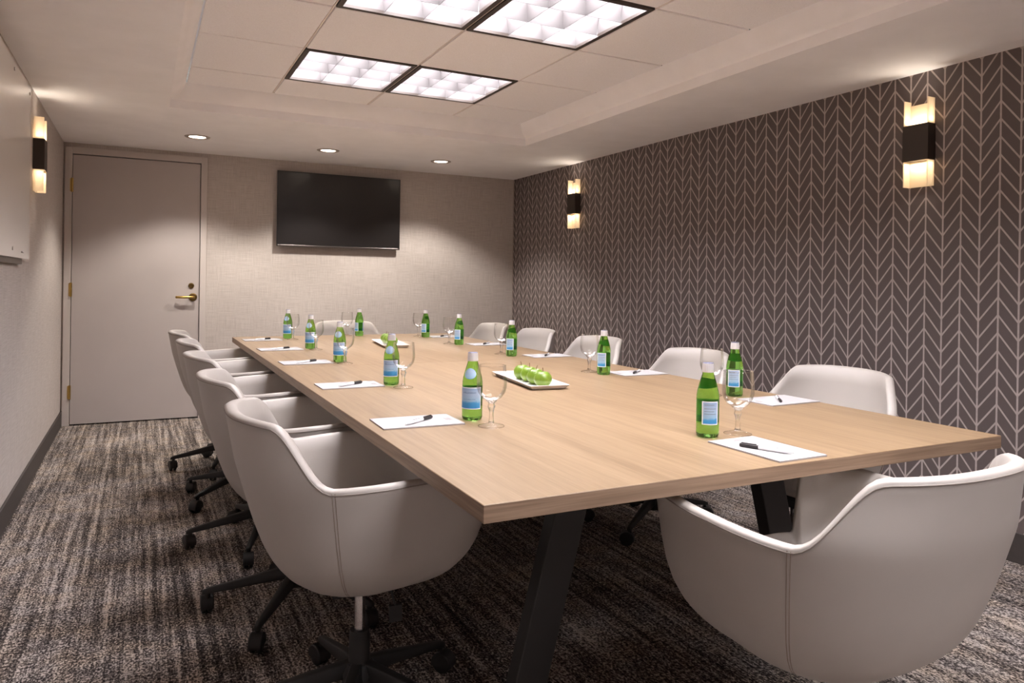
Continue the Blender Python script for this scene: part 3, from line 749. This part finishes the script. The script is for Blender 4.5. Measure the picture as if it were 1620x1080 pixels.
# trays and apples
def make_tray():
    t = empty('serving_tray'); L, Wd = .235, .082
    def ringp(sx, sy, z, r=.006):
        return [(sx-0, -sy, z), (sx, sy, z), (-sx, sy, z), (-sx, -sy, z)]
    lv = [(Wd-.022, L-.022, 0), (Wd-.016, L-.016, .002), (Wd-.002, L-.002, .016), (Wd, L, .018), (Wd-.003, L-.003, .0185), (Wd-.02, L-.02, .006), (Wd-.026, L-.026, .005)]
    v = []; f = []
    for sx, sy, z in lv: v += ringp(sx, sy, z)
    for k in range(len(lv)-1):
        for q in range(4): f.append((4*k+q, 4*k+(q+1) % 4, 4*k+4+(q+1) % 4, 4*k+4+q))
    f.append((0, 1, 2, 3)); e = 4*(len(lv)-1); f.append((e, e+1, e+2, e+3))
    link('plate', MB().add(v, f).mesh('plate', 'porcelain', bevel=.0015, seg=2, sharp=50), t)
    return t
def make_apple():
    t = empty('green_apple'); pr = []
    R0 = .036
    for k in range(25):
        q = PI*k/24; r = R0*math.sin(q)*(1+.10*math.cos(q)); z = -R0*.92*math.cos(q)
        dim = .016*math.exp(-(r/.010)**2) if q > PI/2 else .006*math.exp(-(r/.008)**2)
        z += -dim if q > PI/2 else dim
        z += .03*R0*math.sin(q)**2
        pr.append((max(r, .0001), z+.031))
    n = 36; v = []; f = []
    for r, z in pr:
        for i in range(n):
            a = 2*PI*i/n; k = 1+.018*math.cos(5*a)*(1-z/.07); v.append((r*k*math.cos(a), r*k*math.sin(a), z))
    for k in range(len(pr)-1):
        for i in range(n): j = (i+1) % n; f.append((k*n+i, k*n+j, (k+1)*n+j, (k+1)*n+i))
    link('fruit', MB().add(v, f).mesh('fruit', 'apple', smooth=True), t)
    link('stem', MB().tube([(0, 0, .048), (.001, 0, .060), (.003, .001, .068), (.006, .002, .075)], .0013, 6).mesh('stem', 'stem'), t)
    return t
tray0 = make_tray(); app0 = make_apple()
trays = [((1.415, 2.660), -7, 'near', (1.403, 2.605)), ((1.405, 4.52), -7, 'far', (1.400, 4.525))]
cnt = 0
for ti, (p, a, nm, ac) in enumerate(trays):
    o = tray0 if ti == 1 else copy_tree(tray0)
    o.location = (p[0], p[1], TZ); o.rotation_euler = (0, 0, math.radians(a))
    tag(o, {'near': 'white rectangular serving tray of apples in the near half of the table', 'far': 'white rectangular serving tray of apples toward the far table end'}[nm], 'tray', 'serving trays')
    dirv = Vector((math.sin(math.radians(-a)), math.cos(math.radians(a)), 0))
    for k in range(4):
        cnt += 1; ap = app0 if cnt == 8 else copy_tree(app0)
        q = Vector((ac[0], ac[1], 0))+dirv*((k-1.5)*.0755)
        ap.location = (q.x, q.y, TZ+.0052); ap.rotation_euler = (random.uniform(-.05, .05), random.uniform(-.05, .05), random.uniform(0, 6)); s = random.uniform(.95, 1.0); ap.scale = (s, s, s)
        tag(ap, 'green apple on the %s tray, %s' % (nm, ['closest to the viewer', 'second from the viewer', 'third from the viewer', 'farthest in the row'][k]), 'apple', 'green apples on the %s tray' % nm)
bpy.context.view_layer.update()
